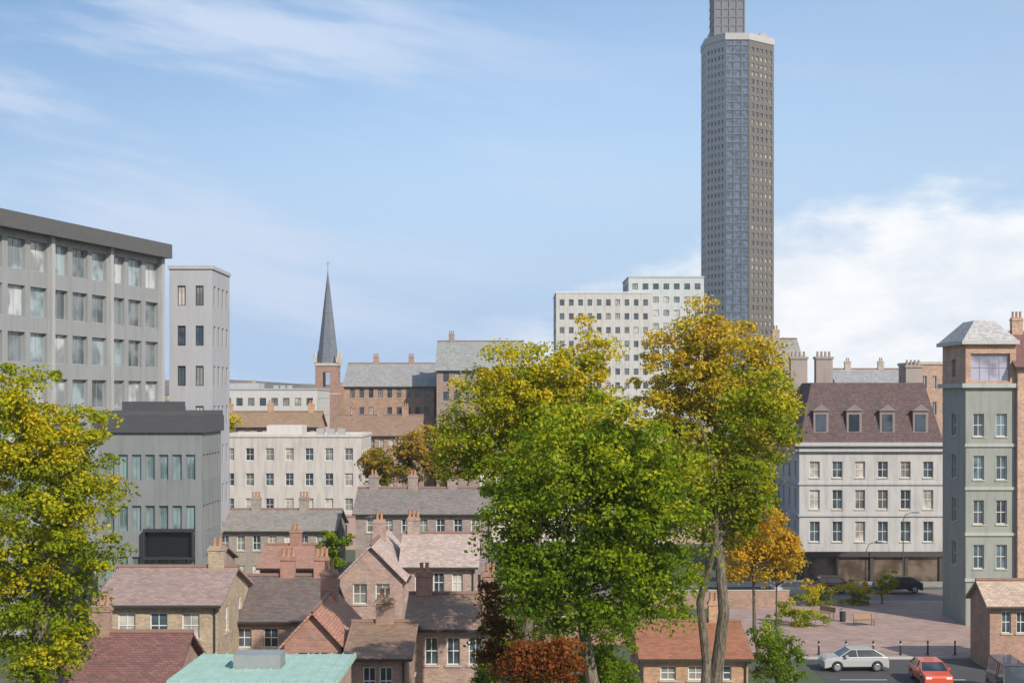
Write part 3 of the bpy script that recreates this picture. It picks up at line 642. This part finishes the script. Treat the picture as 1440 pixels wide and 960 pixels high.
# right hand building
def righthand():
    d=112; x0,x1=wx(1358,d),wx(1429,d); X=(x0+x1)/2; hw=(x1-x0)/2; dep=6
    t=thing('gabled_building','tall grey-green fronted building with brown brick top floor near the right edge','building',(X,d,0))
    zt=wz(545,d); za=wz(484,d); wallm=plaster((.26,.27,.235),.6,'sage_stucco'); mb=MB(); wins=[]
    faces=[((-hw,0),(1,0),(0,-1),2*hw),((hw,0),(0,1),(1,0),dep),((hw,dep),(-1,0),(0,1),2*hw),((-hw,dep),(0,-1),(-1,0),dep)]
    for i,(O,U,Nr,w_) in enumerate(faces):
        ops=[]
        n=2 if i==0 else (1 if i in(1,3) else 0)
        for z,wh in ((4.6,1.9),(8.1,1.9),(11.6,1.9),(15.0,1.8)):
            if i==0: ops+=[(.6,1.45,z,z+wh),(2.4,3.25,z,z+wh)]
            elif n: ops+=row_ops(w_,z,n,1.1,wh)
        facade(mb,O,U,Nr,w_,0,zt,ops,.2); wins+=[(O,U,Nr,o) for o in ops]
    mb.build('wall',wallm,t)
    for O,U,Nr,o in wins: window(t,O,U,Nr,o,WHITE,rev=.2,bars=(1,1),pane=rng.choice([GL,GLB]))
    m=MB(); 
    m.box(-hw-.35,hw+.15,-.3,dep+.3,zt+.002,zt+.35)
    m.build('cornice',plaster((.36,.37,.33),.4,'string_stone'),t)
    for z in (3.6,7.2,10.8,14.2):
        m=MB(); m.box(-hw-.08,hw+.08,-.12,-.003,z,z+.25); m.build('string_course',plaster((.36,.37,.33),.4,'string_stone'),t)
    m=MB(); wl=[]
    for i,(O,U,Nr,w_) in enumerate(faces):
        ops=[(.4,3.5,zt+.5,zt+2.7)] if i==0 else (row_ops(w_,zt+.9,1,1.1,1.4) if i in (1,3) else [])
        facade(m,O,U,Nr,w_,zt+.35,za,ops,.25); wl+=[(O,U,Nr,o) for o in ops]
    bt=m.build('brick_storey',brick((.45,.26,.16)),t)
    for O,U,Nr,o in wl: window(bt,O,U,Nr,o,plain((.30,.27,.33),.4,key='lilac_grey_frame'),rev=.25,bars=(3 if o[1]-o[0]>2 else 1,1),pane=glass((.16,.15,.19),.12,'lilac_glass'),sill=False)
    m=MB(); m.box(-hw-.4,hw+.15,-.4,dep+.4,za,za+.3); e=.2
    m.build('parapet',plaster((.42,.40,.38),.3,'parapet_stone'),t)
    m=MB(); zr=wz(452,d+3); e=.3; A=[(-hw-e,-e,za+.302),(hw+.1,-e,za+.302),(hw+.1,dep+e,za+.302),(-hw-e,dep+e,za+.302)]; B=[(-hw+1.2,1.6,zr),(hw-1.2,1.6,zr),(hw-1.2,dep-1.6,zr),(-hw+1.2,dep-1.6,zr)]
    for q in range(4): m.face([A[q],A[(q+1)%4],B[(q+1)%4],B[q]],[(0,0),(5,0),(4,3),(1,3)])
    m.face(B,[(0,0),(1,0),(1,1),(0,1)]); m.build('roof',tiles((.42,.40,.38),.3,.2,'pale_slate'),t)
righthand()
PH('tall orange brick house cut off by the right edge of the picture',111.6,1431,1560,470,514,8.6,brick((.48,.29,.19)),TM,cols=2,floors=5,chim=(.2,),name='townhouse',cat='house')
T('brown brick block rising behind the right end of the maroon roof',165,1290,1352,512,8,brick((.42,.25,.17)),4,6,ww=.4,wh=.5,fh=3.0,frame=WHITE,name='tenement',cat='tenement',plant=False)
PH('low outbuilding with tan tiled roof at the right edge below the tall buildings',94,1392,1480,818,850,4,brick((.36,.19,.12)),TT,cols=3,floors=1,chim=(),name='outbuilding',cat='outbuilding',sidewin=False)
# ------------------------------------------------------------------ roofs of the foreground and middle distance
PH('pink-tiled house with sandy ochre walls, beside the large tree at lower left',78,140,306,800,850,9,BRY,TP,cols=3,floors=2,chim=(.85,),dcol=(.05,.08,.1))
PH('house with dark brown roof and red chimney stacks below the white building',84,310,452,812,872,9,BRP,TD,cols=3,floors=2,chim=(.55,.9),wallmat2=BRR)
PH('pale pink roofed house with gable facing us, left of the central tree',98,478,566,768,812,12,BRP,TPL,cols=2,floors=2,gable='front',chim=(.5,))
PH('pale pink tiled house joined right of the pink gabled house',101,566,668,752,796,8,brick((.35,.24,.20)),TPL,cols=3,floors=2,chim=(.1,))
PH('house with brown roof and pink-grey walls nearest the central tree trunk',74,575,700,838,884,8,BRP,TB,cols=3,floors=2,chim=(.12,.9),wallmat2=BRR)
PH('maroon-tiled house at the bottom left corner beside the copper roof',60,60,232,893,985,8,BRN2,TM,cols=3,floors=2,chim=(.25,))
PH('small house with orange-red tiles right of the dark brown roof',70,400,480,862,905,8,BRR,tiles((.40,.19,.13)),cols=2,floors=2,gable='front',chim=(.8,))
PH('small brown-roofed cottage between orange-tiled gable house and larger brown roofed house',68,490,572,878,925,8,BRN2,TB,cols=2,floors=2,chim=(.5,))
PH('grey-brown terrace with slate roof behind the pink gabled houses',128,500,690,688,722,9,brick((.26,.20,.18)),tiles((.21,.175,.16),.3,.2,'slate'),cols=7,floors=3,chim=(.1,.4,.7),name='terrace',cat='terrace')
PH('grey-brown terrace in front of the white building',132,296,470,718,746,9,brick((.26,.22,.18)),tiles((.26,.23,.20),.3,.2,'slate'),cols=7,floors=2,chim=(.3,.7),name='terrace',cat='terrace')
PH('low brick house with pinkish roof in front of the grey office',104,172,300,770,800,8,brick((.34,.24,.20)),TP,cols=4,floors=2,chim=(.1,.9))
PH('small brick house with red roof in front of the grey-brown terrace',108,366,444,768,798,8,BRR,tiles((.38,.20,.15)),cols=3,floors=2,chim=(.5,))
PH('orange-brown roofed house under the right side of the central tree',80,905,1052,876,925,9,BRO,TO,cols=3,floors=2,chim=(.8,))
PH('brown house with dull roof behind the orange tree',150,1018,1124,672,700,10,BRN1,TGD,cols=4,floors=3,chim=(.8,),name='terrace',cat='terrace')
# copper roofed hall at the bottom
def copper():
    d=52; x0,x1=wx(236,d),wx(476,d); t=thing('copper_roofed_hall','low hall with pale green copper roof at the bottom edge left of centre','hall',((x0+x1)/2,d,0))
    hw=(x1-x0)/2; z=wz(956,d); dep=6; z2=wz(919,d+dep)
    m=MB(); m.box(-hw+.2,hw-.2,.2,dep-.1,0,min(z,z2)-.17); m.build('wall',BRP,t)
    cm,nt,b=new_mat('green_copper'); tt=N(nt,'ShaderNodeTexCoord'); o=tt.outputs['Object']
    c=MIX(nt,SMOOTH(nt,NOISE(nt,o,1.3,6,.7),.35,.7),(.33,.47,.41),(.27,.40,.35)); c=MIX(nt,MATH(nt,'MULTIPLY',SMOOTH(nt,NOISE(nt,o,5,5,.7),.55,.75),.5),c,(.2,.22,.17)); nt.links.new(c,b.inputs[0]); b.inputs['Roughness'].default_value=.9; b.inputs['Specular IOR Level'].default_value=.2
    m=MB(); v=[(-hw,-.3,z),(hw,-.3,z),(hw,dep,z2),(-hw,dep,z2)]; m.face(v); m.face([(p[0],p[1],p[2]-.15) for p in v][::-1])
    for i in range(4):
        j=(i+1)%4; m.face([(v[i][0],v[i][1],v[i][2]-.15),(v[j][0],v[j][1],v[j][2]-.15),v[j],v[i]])
    r=m.build('roof',cm,t)
    m=MB(); n=13
    for i in range(n+1):
        x=-hw+.05+i*(2*hw-.1)/n; a=[(x-.025,-.3,z),(x+.025,-.3,z),(x+.025,dep,z2),(x-.025,dep,z2)]; h=.06
        m.face([(p[0],p[1],p[2]+h) for p in a]); m.face([a[0],a[3],(a[3][0],a[3][1],a[3][2]+h),(a[0][0],a[0][1],a[0][2]+h)]); m.face([a[2],a[1],(a[1][0],a[1][1],a[1][2]+h),(a[2][0],a[2][1],a[2][2]+h)]); m.face([a[0],(a[0][0],a[0][1],a[0][2]+h),(a[1][0],a[1][1],a[1][2]+h),a[1]])
    m.build('standing_seams',cm,r)
    m=MB(); m.box(-1.2,.6,dep*.4,dep*.6,(z+z2)/2-.2,(z+z2)/2+.55); m.build('roof_hatch',plain((.3,.31,.3),.5,.3,'grey_hatch'),r)
copper()
# ------------------------------------------------------------------ distant town, each building its own thing
wallc=[('brown brick',BRN1),('dark brown brick',BRN2),('red brick',BRR),('pink brick',BRP),('buff brick',BRY),('cream rendered',plaster((.52,.48,.4),.35,'cream')),('grey rendered',plaster((.3,.3,.29),.4,'greyr'))]
roofc=[('grey slate',TG),('dark slate',TGD),('brown tiled',TB),('pinkish tiled',TP),('maroon tiled',TM),('orange tiled',TO)]
fr=random.Random(21); used=set()
def place(x):
    for a,b in ((140,'behind the left tree'),(310,'behind the grey office'),(400,'behind the white building'),(470,'close to the church spire'),(560,'right of the church spire'),(680,'below the warehouse skyline'),(800,'behind the left central trees'),(960,'behind the middle central trees'),(1120,'near the foot of the skyscraper'),(1330,'behind the mansard building')):
        if x<a: return b
    return 'behind the right edge buildings'
for d,h0,h1,st in ((165,8.5,10.5,130),(245,10,13,115),(330,12,17,100),(430,14,19,95),(560,16,22,90)):
    x=-60+fr.random()*60
    while x<1500:
        wpx=st*(.75+.6*fr.random()); x1=x+wpx; dd=d+fr.random()*25
        Xc=(x+x1)/2
        skip = (d==165 and (120<x1 and x<530 or x1>1100)) or (d==245 and (x<740 and x1>250 or x1>1150 and x<1330)) or (d==330 and 700<Xc<1010) or (d==165 and 690>x1>480)
        if not skip:
            for _ in range(20):
                wn,wm=fr.choice(wallc); rn,rm=fr.choice(roofc); gb=fr.choice(['side','side','front'])
                far={165:'near',245:'mid-distance',330:'distant',430:'far distant',560:'farthest'}[d]
                lab=f"{far} {wn} house with {rn} {'gable' if gb=='front' else 'roof'} {place(Xc)}"
                if lab not in used: break
            used.add(lab); hh=h0+(h1-h0)*fr.random(); rh=2.6+fr.random()*1.6
            if gb=='front': x1=min(x1,x+12/(K*dd)); 
            PH(lab,dd,x,x1,HOR-(hh+rh-CZ)/(K*dd),HOR-(hh-CZ)/(K*dd),9+fr.random()*4,wm,rm,cols=max(2,int((x1-x)*K*dd/3.2)),floors=3,gable=gb,chim=(fr.choice([.1,.3]),.8),name='town_house',sidewin=False,extras=d<200,rot=0,group='houses of the town behind')
        x+=wpx+fr.random()*16
# ------------------------------------------------------------------ trees
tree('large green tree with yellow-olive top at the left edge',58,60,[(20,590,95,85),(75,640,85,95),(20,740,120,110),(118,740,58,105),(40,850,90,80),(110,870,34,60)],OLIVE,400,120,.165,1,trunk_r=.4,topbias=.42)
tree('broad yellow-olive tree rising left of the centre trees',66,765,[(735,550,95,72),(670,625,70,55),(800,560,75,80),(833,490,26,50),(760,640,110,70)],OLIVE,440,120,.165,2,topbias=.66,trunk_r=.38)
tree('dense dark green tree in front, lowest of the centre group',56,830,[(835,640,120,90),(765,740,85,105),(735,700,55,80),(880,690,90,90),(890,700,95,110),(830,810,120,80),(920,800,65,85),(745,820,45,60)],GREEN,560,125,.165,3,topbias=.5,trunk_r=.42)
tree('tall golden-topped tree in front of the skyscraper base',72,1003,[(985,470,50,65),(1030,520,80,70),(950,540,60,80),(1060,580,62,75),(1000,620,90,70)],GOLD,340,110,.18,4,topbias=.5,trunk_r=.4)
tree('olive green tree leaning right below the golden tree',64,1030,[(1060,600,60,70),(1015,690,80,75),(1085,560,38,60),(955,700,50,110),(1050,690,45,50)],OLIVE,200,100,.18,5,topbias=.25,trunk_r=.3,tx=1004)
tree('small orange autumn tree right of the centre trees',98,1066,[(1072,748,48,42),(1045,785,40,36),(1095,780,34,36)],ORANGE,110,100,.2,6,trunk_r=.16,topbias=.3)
tree('brown-leaved tree behind the grey terrace left of centre',140,580,[(545,650,38,36),(600,640,45,40),(630,660,28,30)],BROWN,130,90,.3,7,trunk_r=.25,cr=1.1)
tree('small yellow tree beside the pale distant block',180,325,[(322,598,18,17)],OLIVE,24,70,.3,8,trunk_r=.15,cr=.9,topbias=.8)
tree('rust-red shrub at the foot of the dark green tree',54,760,[(742,935,34,34),(788,925,32,36)],RUST,90,100,.14,9,name='shrub',cat='shrub',cr=.7,trunk_r=.08)
tree('dark green bush at the bottom between rust shrub and orange roof',66,866,[(866,925,38,50)],GREEN,40,90,.15,10,name='bush',cat='bush',cr=.7,trunk_r=.08,topbias=0)
tree('dark green garden tree at the bottom, left of the paved square',84,1092,[(1085,915,45,42),(1110,930,30,35)],GREEN,60,90,.17,11,name='garden_tree',cat='tree',cr=.7,trunk_r=.1,topbias=.1)
tree('yellow-green clipped bush in front of the dark shopfronts, left one',123.5,1148,[(1146,833,30,19)],OLIVE,34,80,.18,12,name='bush',cat='bush',cr=.6,trunk_r=.06,topbias=.8)
tree('yellow-olive bush in front of the dark shopfronts, right one',123.2,1200,[(1202,834,28,18)],OLIVE,34,80,.18,13,name='bush',cat='bush',cr=.6,trunk_r=.06,topbias=.8)
tree('olive garden bush beside the maroon roof at lower left corner',56,80,[(80,925,40,35),(50,945,30,30)],OLIVE,36,80,.15,14,name='bush',cat='bush',cr=.6,trunk_r=.08,topbias=.4)
tree('dull green tree between the grey office and the left tree',118,190,[(190,700,22,30),(178,725,20,28)],OLIVE,40,80,.25,15,trunk_r=.14,cr=.8,topbias=.35)
tree('small dark tree behind the dark brown roof',112,470,[(470,770,26,30)],GREEN,30,80,.22,16,trunk_r=.12,cr=.8,topbias=.1)
tree('narrow dark reddish brown bush added as gap shade between brown roofed house and central trees',60,697,[(697,850,22,42),(700,900,30,50)],RUST,60,100,.14,41,name='bush',cat='bush',cr=.6,trunk_r=.08,topbias=-.1)  # dark bush added to stand in for the shade in this gap
tree('green garden bush left of the rust-red shrub at the bottom edge',70,706,[(704,925,24,30),(690,945,24,24)],GREEN,44,90,.14,42,name='bush',cat='bush',cr=.6,trunk_r=.06,topbias=.1)
tree('green hedge bush directly right of the rust-red shrub',60,838,[(836,930,26,36)],GREEN,44,90,.14,43,name='bush',cat='bush',cr=.6,trunk_r=.06,topbias=.2)
tree('olive garden tree in the yard behind the orange roofed house',92,905,[(905,872,46,30),(950,868,36,26)],OLIVE,60,90,.17,44,name='garden_tree',cr=.8,trunk_r=.1,topbias=.1)
tree('dark garden tree in the yards behind the rust-red shrub',100,745,[(735,872,46,34),(785,866,40,30)],GREEN,70,90,.18,45,name='garden_tree',cr=.8,trunk_r=.1,topbias=-.05)
def wall_run(label,x0,x1,y,h,mat):
    t=thing('garden_wall',label,'wall',((x0+x1)/2,y,0)); hw=(x1-x0)/2; m=MB(); m.box(-hw,hw,0,.22,0,h); m.build('brickwork',mat,t)
    m=MB(); m.box(-hw-.03,hw+.03,-.04,.26,h,h+.07); m.build('coping',STONE,t)
wall_run('long red brick garden wall behind the yards under the central trees',wx(640,104),wx(900,104),104,2.0,BRR)
wall_run('brick garden wall along the road left of the square',wx(890,122),wx(1110,122),122,1.5,BRN2)
# ------------------------------------------------------------------ cars
def car(label,x,y,rot,col,van=False):
    t=thing('van' if van else 'parked_car',label,'van' if van else 'car',(x,y,.014 if y<98 else .134),rot)
    L=2.15 if not van else 2.5; W_=.88; Ht=1.45 if not van else 2.1
    paint,nt,b=new_mat('car_paint'); b.inputs[0].default_value=(*col,1); b.inputs['Roughness'].default_value=.3; b.inputs['Coat Weight'].default_value=.6; b.inputs['Coat Roughness'].default_value=.06
    bo=[(-L,.35),(-L,.72),(-L+.08,.86),(-L+.95,.98),(-L+1.0,.98),(L-.45,1.0),(L-.05,.95),(L,.7),(L,.35)]
    rw=.33; arcs=[]
    def arch(cx): return [(cx+rw*1.15*math.cos(a),.32+rw*1.15*math.sin(a)) for a in [math.pi*k/8 for k in range(9)]]
    prof=bo+[(L,.22)]+[p for p in arch(L-.8)]+[p for p in arch(-L+.85)]+[(-L,.22)]
    m=MB(); n=len(prof)
    bm=bmesh.new(); 
    for s in (-1,1):
        vs=[bm.verts.new((px,s*W_*(1 if pz<.8 else .97),pz)) for px,pz in prof]
        f=bm.faces.new(vs if s<0 else vs[::-1])
        if s<0: A=vs
        else: B=vs
    for i in range(n): bm.faces.new([A[i],B[i],B[(i+1)%n],A[(i+1)%n]][::-1])
    bmesh.ops.recalc_face_normals(bm,faces=bm.faces); me=bpy.data.meshes.new('body'); bm.to_mesh(me); me.materials.append(paint); o=bpy.data.objects.new('body',me); C.objects.link(o); o.parent=t
    bv=o.modifiers.new('bevel','BEVEL'); bv.width=.05; bv.segments=2; bv.limit_method='ANGLE'
    cab=[(-L+1.0,.97),(-L+1.75,Ht-.04),(L-1.0,Ht-.03),(L-.3,.99)] if not van else [(-L+.6,.97),(-L+1.2,Ht-.06),(L-.1,Ht-.04),(L-.04,.99)]
    m=MB(); A=[(px,-W_*(.95 if pz<1.1 else .76),pz) for px,pz in cab]; B=[(px,-y_,pz) for px,y_,pz in A]
    m.face(A); m.face(B[::-1])
    for i in range(4): j=(i+1)%4; m.face([A[i],B[i],B[j],A[j]][::-1])
    m.build('windows',glass((.02,.024,.028),.04,'car_glass'),o)
    m=MB(); r0,r1=cab[1],cab[2]; m.box(r0[0]-.03,r1[0]+.03,-W_*.78,W_*.78,Ht-.05,Ht+.0)
    for (px,pz),(qx,qz) in ((cab[0],cab[1]),(cab[3],cab[2]),((0.05,.98),(0.0,Ht-.04))):
        for s in (-1,1): m.tube([(px,s*W_*.955,pz),(qx,s*W_*.775,qz)],[.04,.035],6)
    if van:
        for s in (-1,1): m.face([(-.3,s*W_*.962,1.0),(L-.08,s*W_*.962,1.0),(L-.12,s*W_*.79,Ht-.06),(-.3,s*W_*.79,Ht-.06)])
    m.build('roof',paint,o,bevel=.02)
    for cx in (L-.8,-L+.85):
        for s in (-1,1):
            m=MB(); y0,y1=s*(W_-.2),s*(W_+.01); m.tube([(cx,y0,.32),(cx,y0+s*.02,.32),(cx,y1-s*.02,.32),(cx,y1,.32)],[.3,.33,.33,.3],20); wl=m.build('wheel',plain((.02,.02,.02),.8,key='tyre_rubber'),t,smooth=False)
            m=MB(); m.tube([(cx,y1,.32),(cx,y1+s*.012,.32)],[.21,.19],14); m.build('rim',plain((.5,.5,.52),.3,.8,'alloy'),wl)
    for s in (-1,1):
        m=MB(); m.box(-L-.012,-L+.12,s*.62-.17,s*.62+.17,.66,.78); m.build('headlight',plain((.75,.77,.8),.1,key='lamp_lens'),o)
        m=MB(); m.box(L-.1,L+.012,s*.66-.13,s*.66+.13,.72,.88); m.build('taillight',plain((.35,.01,.01),.2,key='red_lens'),o)
        m=MB(); m.box(-L+1.35,-L+1.55,s*(W_+.1)-.08,s*(W_+.1)+.08,.98,1.12); m.build('mirror',paint,o)
    return t
car('bright orange-red car parked at the bottom right beside the square',wx(1308,90),90,R(88),(.55,.08,.03))
car('silver grey car parked on the road in front of the square',wx(1200,94.5),94.5,R(2),(.35,.35,.34))
car('dark blue van at the bottom right corner',wx(1420,86),86,R(85),(.035,.045,.075),van=True)
car('black car on the road in front of the maroon-roofed building',wx(1262,131.5),131.5,R(0),(.02,.02,.022))
# ------------------------------------------------------------------ street lamps
def lamp(x,y,label,base):
    t=thing('street_lamp',label,'street lamp',(x,y,base),0,'street lamps around the square')
    m=MB(); m.tube([(0,0,0),(0,0,.9),(0,0,.92),(0,0,6.2),(.25,0,6.75),(.95,0,6.95)],[.1,.1,.065,.045,.04,.035],8); m.build('post',plain((.08,.09,.085),.5,.4,'lamp_post_paint'),t,smooth=True)
    m=MB(); m.box(.85,1.55,-.12,.12,6.88,7.0); h=m.build('lamp_head',plain((.12,.13,.13),.4,.4,'lamp_head_paint'),t,bevel=.03)
    m=MB(); m.box(.95,1.48,-.09,.09,6.86,6.878); m.build('lens',plain((.7,.7,.68),.2,key='clear_lens'),h)
lamp(18.5,99.5,'street lamp at the near left corner of the paved square',.13)
lamp(18.5,124,'street lamp at the far left corner of the paved square',.13)
lamp(wx(1270,136.5),136.5,'street lamp before the dark shopfronts',.13)

# ------------------------------------------------------------------ small street things
def bollard(x,y,k):
    t=thing('bollard',('leftmost','second','third','fourth','fifth','sixth','seventh','eighth','rightmost')[k]+' black bollard counted from the left along the near kerb of the square','bollard',(x,y,.13),0,'bollards along the near kerb of the square')
    m=MB(); m.tube([(0,0,0),(0,0,.12),(0,0,.14),(0,0,.85),(0,0,.95),(0,0,1.0)],[.1,.1,.07,.06,.08,.03],10); m.build('post',DARK,t,smooth=False)
    m=MB(); m.tube([(0,0,.7),(0,0,.78)],[.072,.072],10); m.build('band',plain((.6,.6,.58),.5,key='white_band'),t)
for k in range(9): bollard(19.5+k*1.9,99.2,k)
def bench(x,y,rot,label):
    t=thing('bench',label,'bench',(x,y,.13),rot); w=plain((.22,.13,.07),.6,key='bench_timber')
    m=MB()
    m.box(-.9,.9,-.25,.22,.43,.47); m.build('seat',w,t)
    m=MB(); m.face([(-.9,.24,.5),(.9,.24,.5),(.9,.34,.9),(-.9,.34,.9)]); m.face([(-.9,.27,.5),(-.9,.37,.9),(.9,.37,.9),(.9,.27,.5)]); m.build('backrest',w,t)
    for sx in (-.75,.75):
        m=MB(); m.tube([(sx,-.2,0),(sx,-.2,.43),(sx,.22,.44),(sx,.34,.9)],[.03]*4,6); m.tube([(sx,.24,0),(sx,.22,.44)],[.03]*2,6); m.build('leg',DARK,t)
bench(wx(1215,112),112,R(10),'wooden bench in the middle of the paved square')
bench(wx(1160,116),116,R(-60),'wooden bench on the left side of the paved square')
def bin_(x,y):
    t=thing('litter_bin','round dark litter bin beside the benches on the square','litter bin',(x,y,.13)); m=MB(); m.tube([(0,0,0),(0,0,.05),(0,0,.8),(0,0,.82)],[.22,.24,.26,.24],14); m.build('drum',DARK,t)
    m=MB(); m.tube([(0,0,.95),(0,0,1.0),(0,0,1.08)],[.28,.26,.1],14); m.build('lid',plain((.2,.2,.19),.4,.5,'bin_lid'),t)
bin_(wx(1185,114),114)
tree('low olive shrub at the left side of the paved square',112,1118,[(1112,862,34,22),(1140,868,26,16)],OLIVE,50,80,.16,31,name='shrub',cat='shrub',cr=.6,trunk_r=.06,topbias=.4)
tree('slim olive street tree at the back of the square by the road',124,1240,[(1246,815,18,24)],OLIVE,24,70,.18,32,name='street_tree',cat='tree',cr=.6,trunk_r=.08,topbias=.5)
def aerial(x,y,z,rot,label):
    t=thing('tv_aerial',label,'aerial',(x,y,z),rot); m=MB(); m.tube([(0,0,-.6),(0,0,1.5)],[.02,.02],5); m.build('mast',plain((.4,.4,.4),.4,.7,'aerial_metal'),t)
    m=MB(); m.tube([(-.6,0,1.35),(.6,0,1.35)],[.014,.014],4)
    for k in range(7): m.box(-.55+k*.17,-.535+k*.17,-.25+k*.015,.25-k*.015,1.34,1.36)
    m.build('antenna',plain((.4,.4,.4),.4,.7,'aerial_metal'),t)
def on_stack(px,row,d,rot,label): aerial(wx(px,d),d,wz(row,d),rot,label)
on_stack(303-16,782,82.5,R(30),'tv aerial on the chimney of the pink-tiled house with ochre walls')
on_stack(522,752,104,R(70),'tv aerial above the pale pink gabled house')
on_stack(684,822,78,R(-20),'tv aerial above the brown roofed house nearest the central trees')
for n_,(x0,x1,d) in enumerate(((1160,1200,131.6),(1120,1150,128.2))): car(('small dark red car on the road behind the square','pale silver car at the left on the road behind the square')[n_],wx(x0,d),d,R(180*(n_)),((.16,.02,.02),(.4,.4,.4))[n_])
# ------------------------------------------------------------------ the air
hz=MB(); hz.box(-1960,1960,-260,1660,-2,262)
hm_=bpy.data.materials.new('haze_air'); hm_.use_nodes=True; hn=hm_.node_tree; hn.nodes.remove(hn.nodes['Principled BSDF'])
pv=hn.nodes.new('ShaderNodeVolumePrincipled'); pv.inputs['Color'].default_value=(.88,.93,1,1); pv.inputs['Density'].default_value=.00016; pv.inputs['Anisotropy'].default_value=.2
hn.links.new(pv.outputs[0],hn.nodes['Material Output'].inputs['Volume']); struct(hz.build('haze',hm_),'stuff')
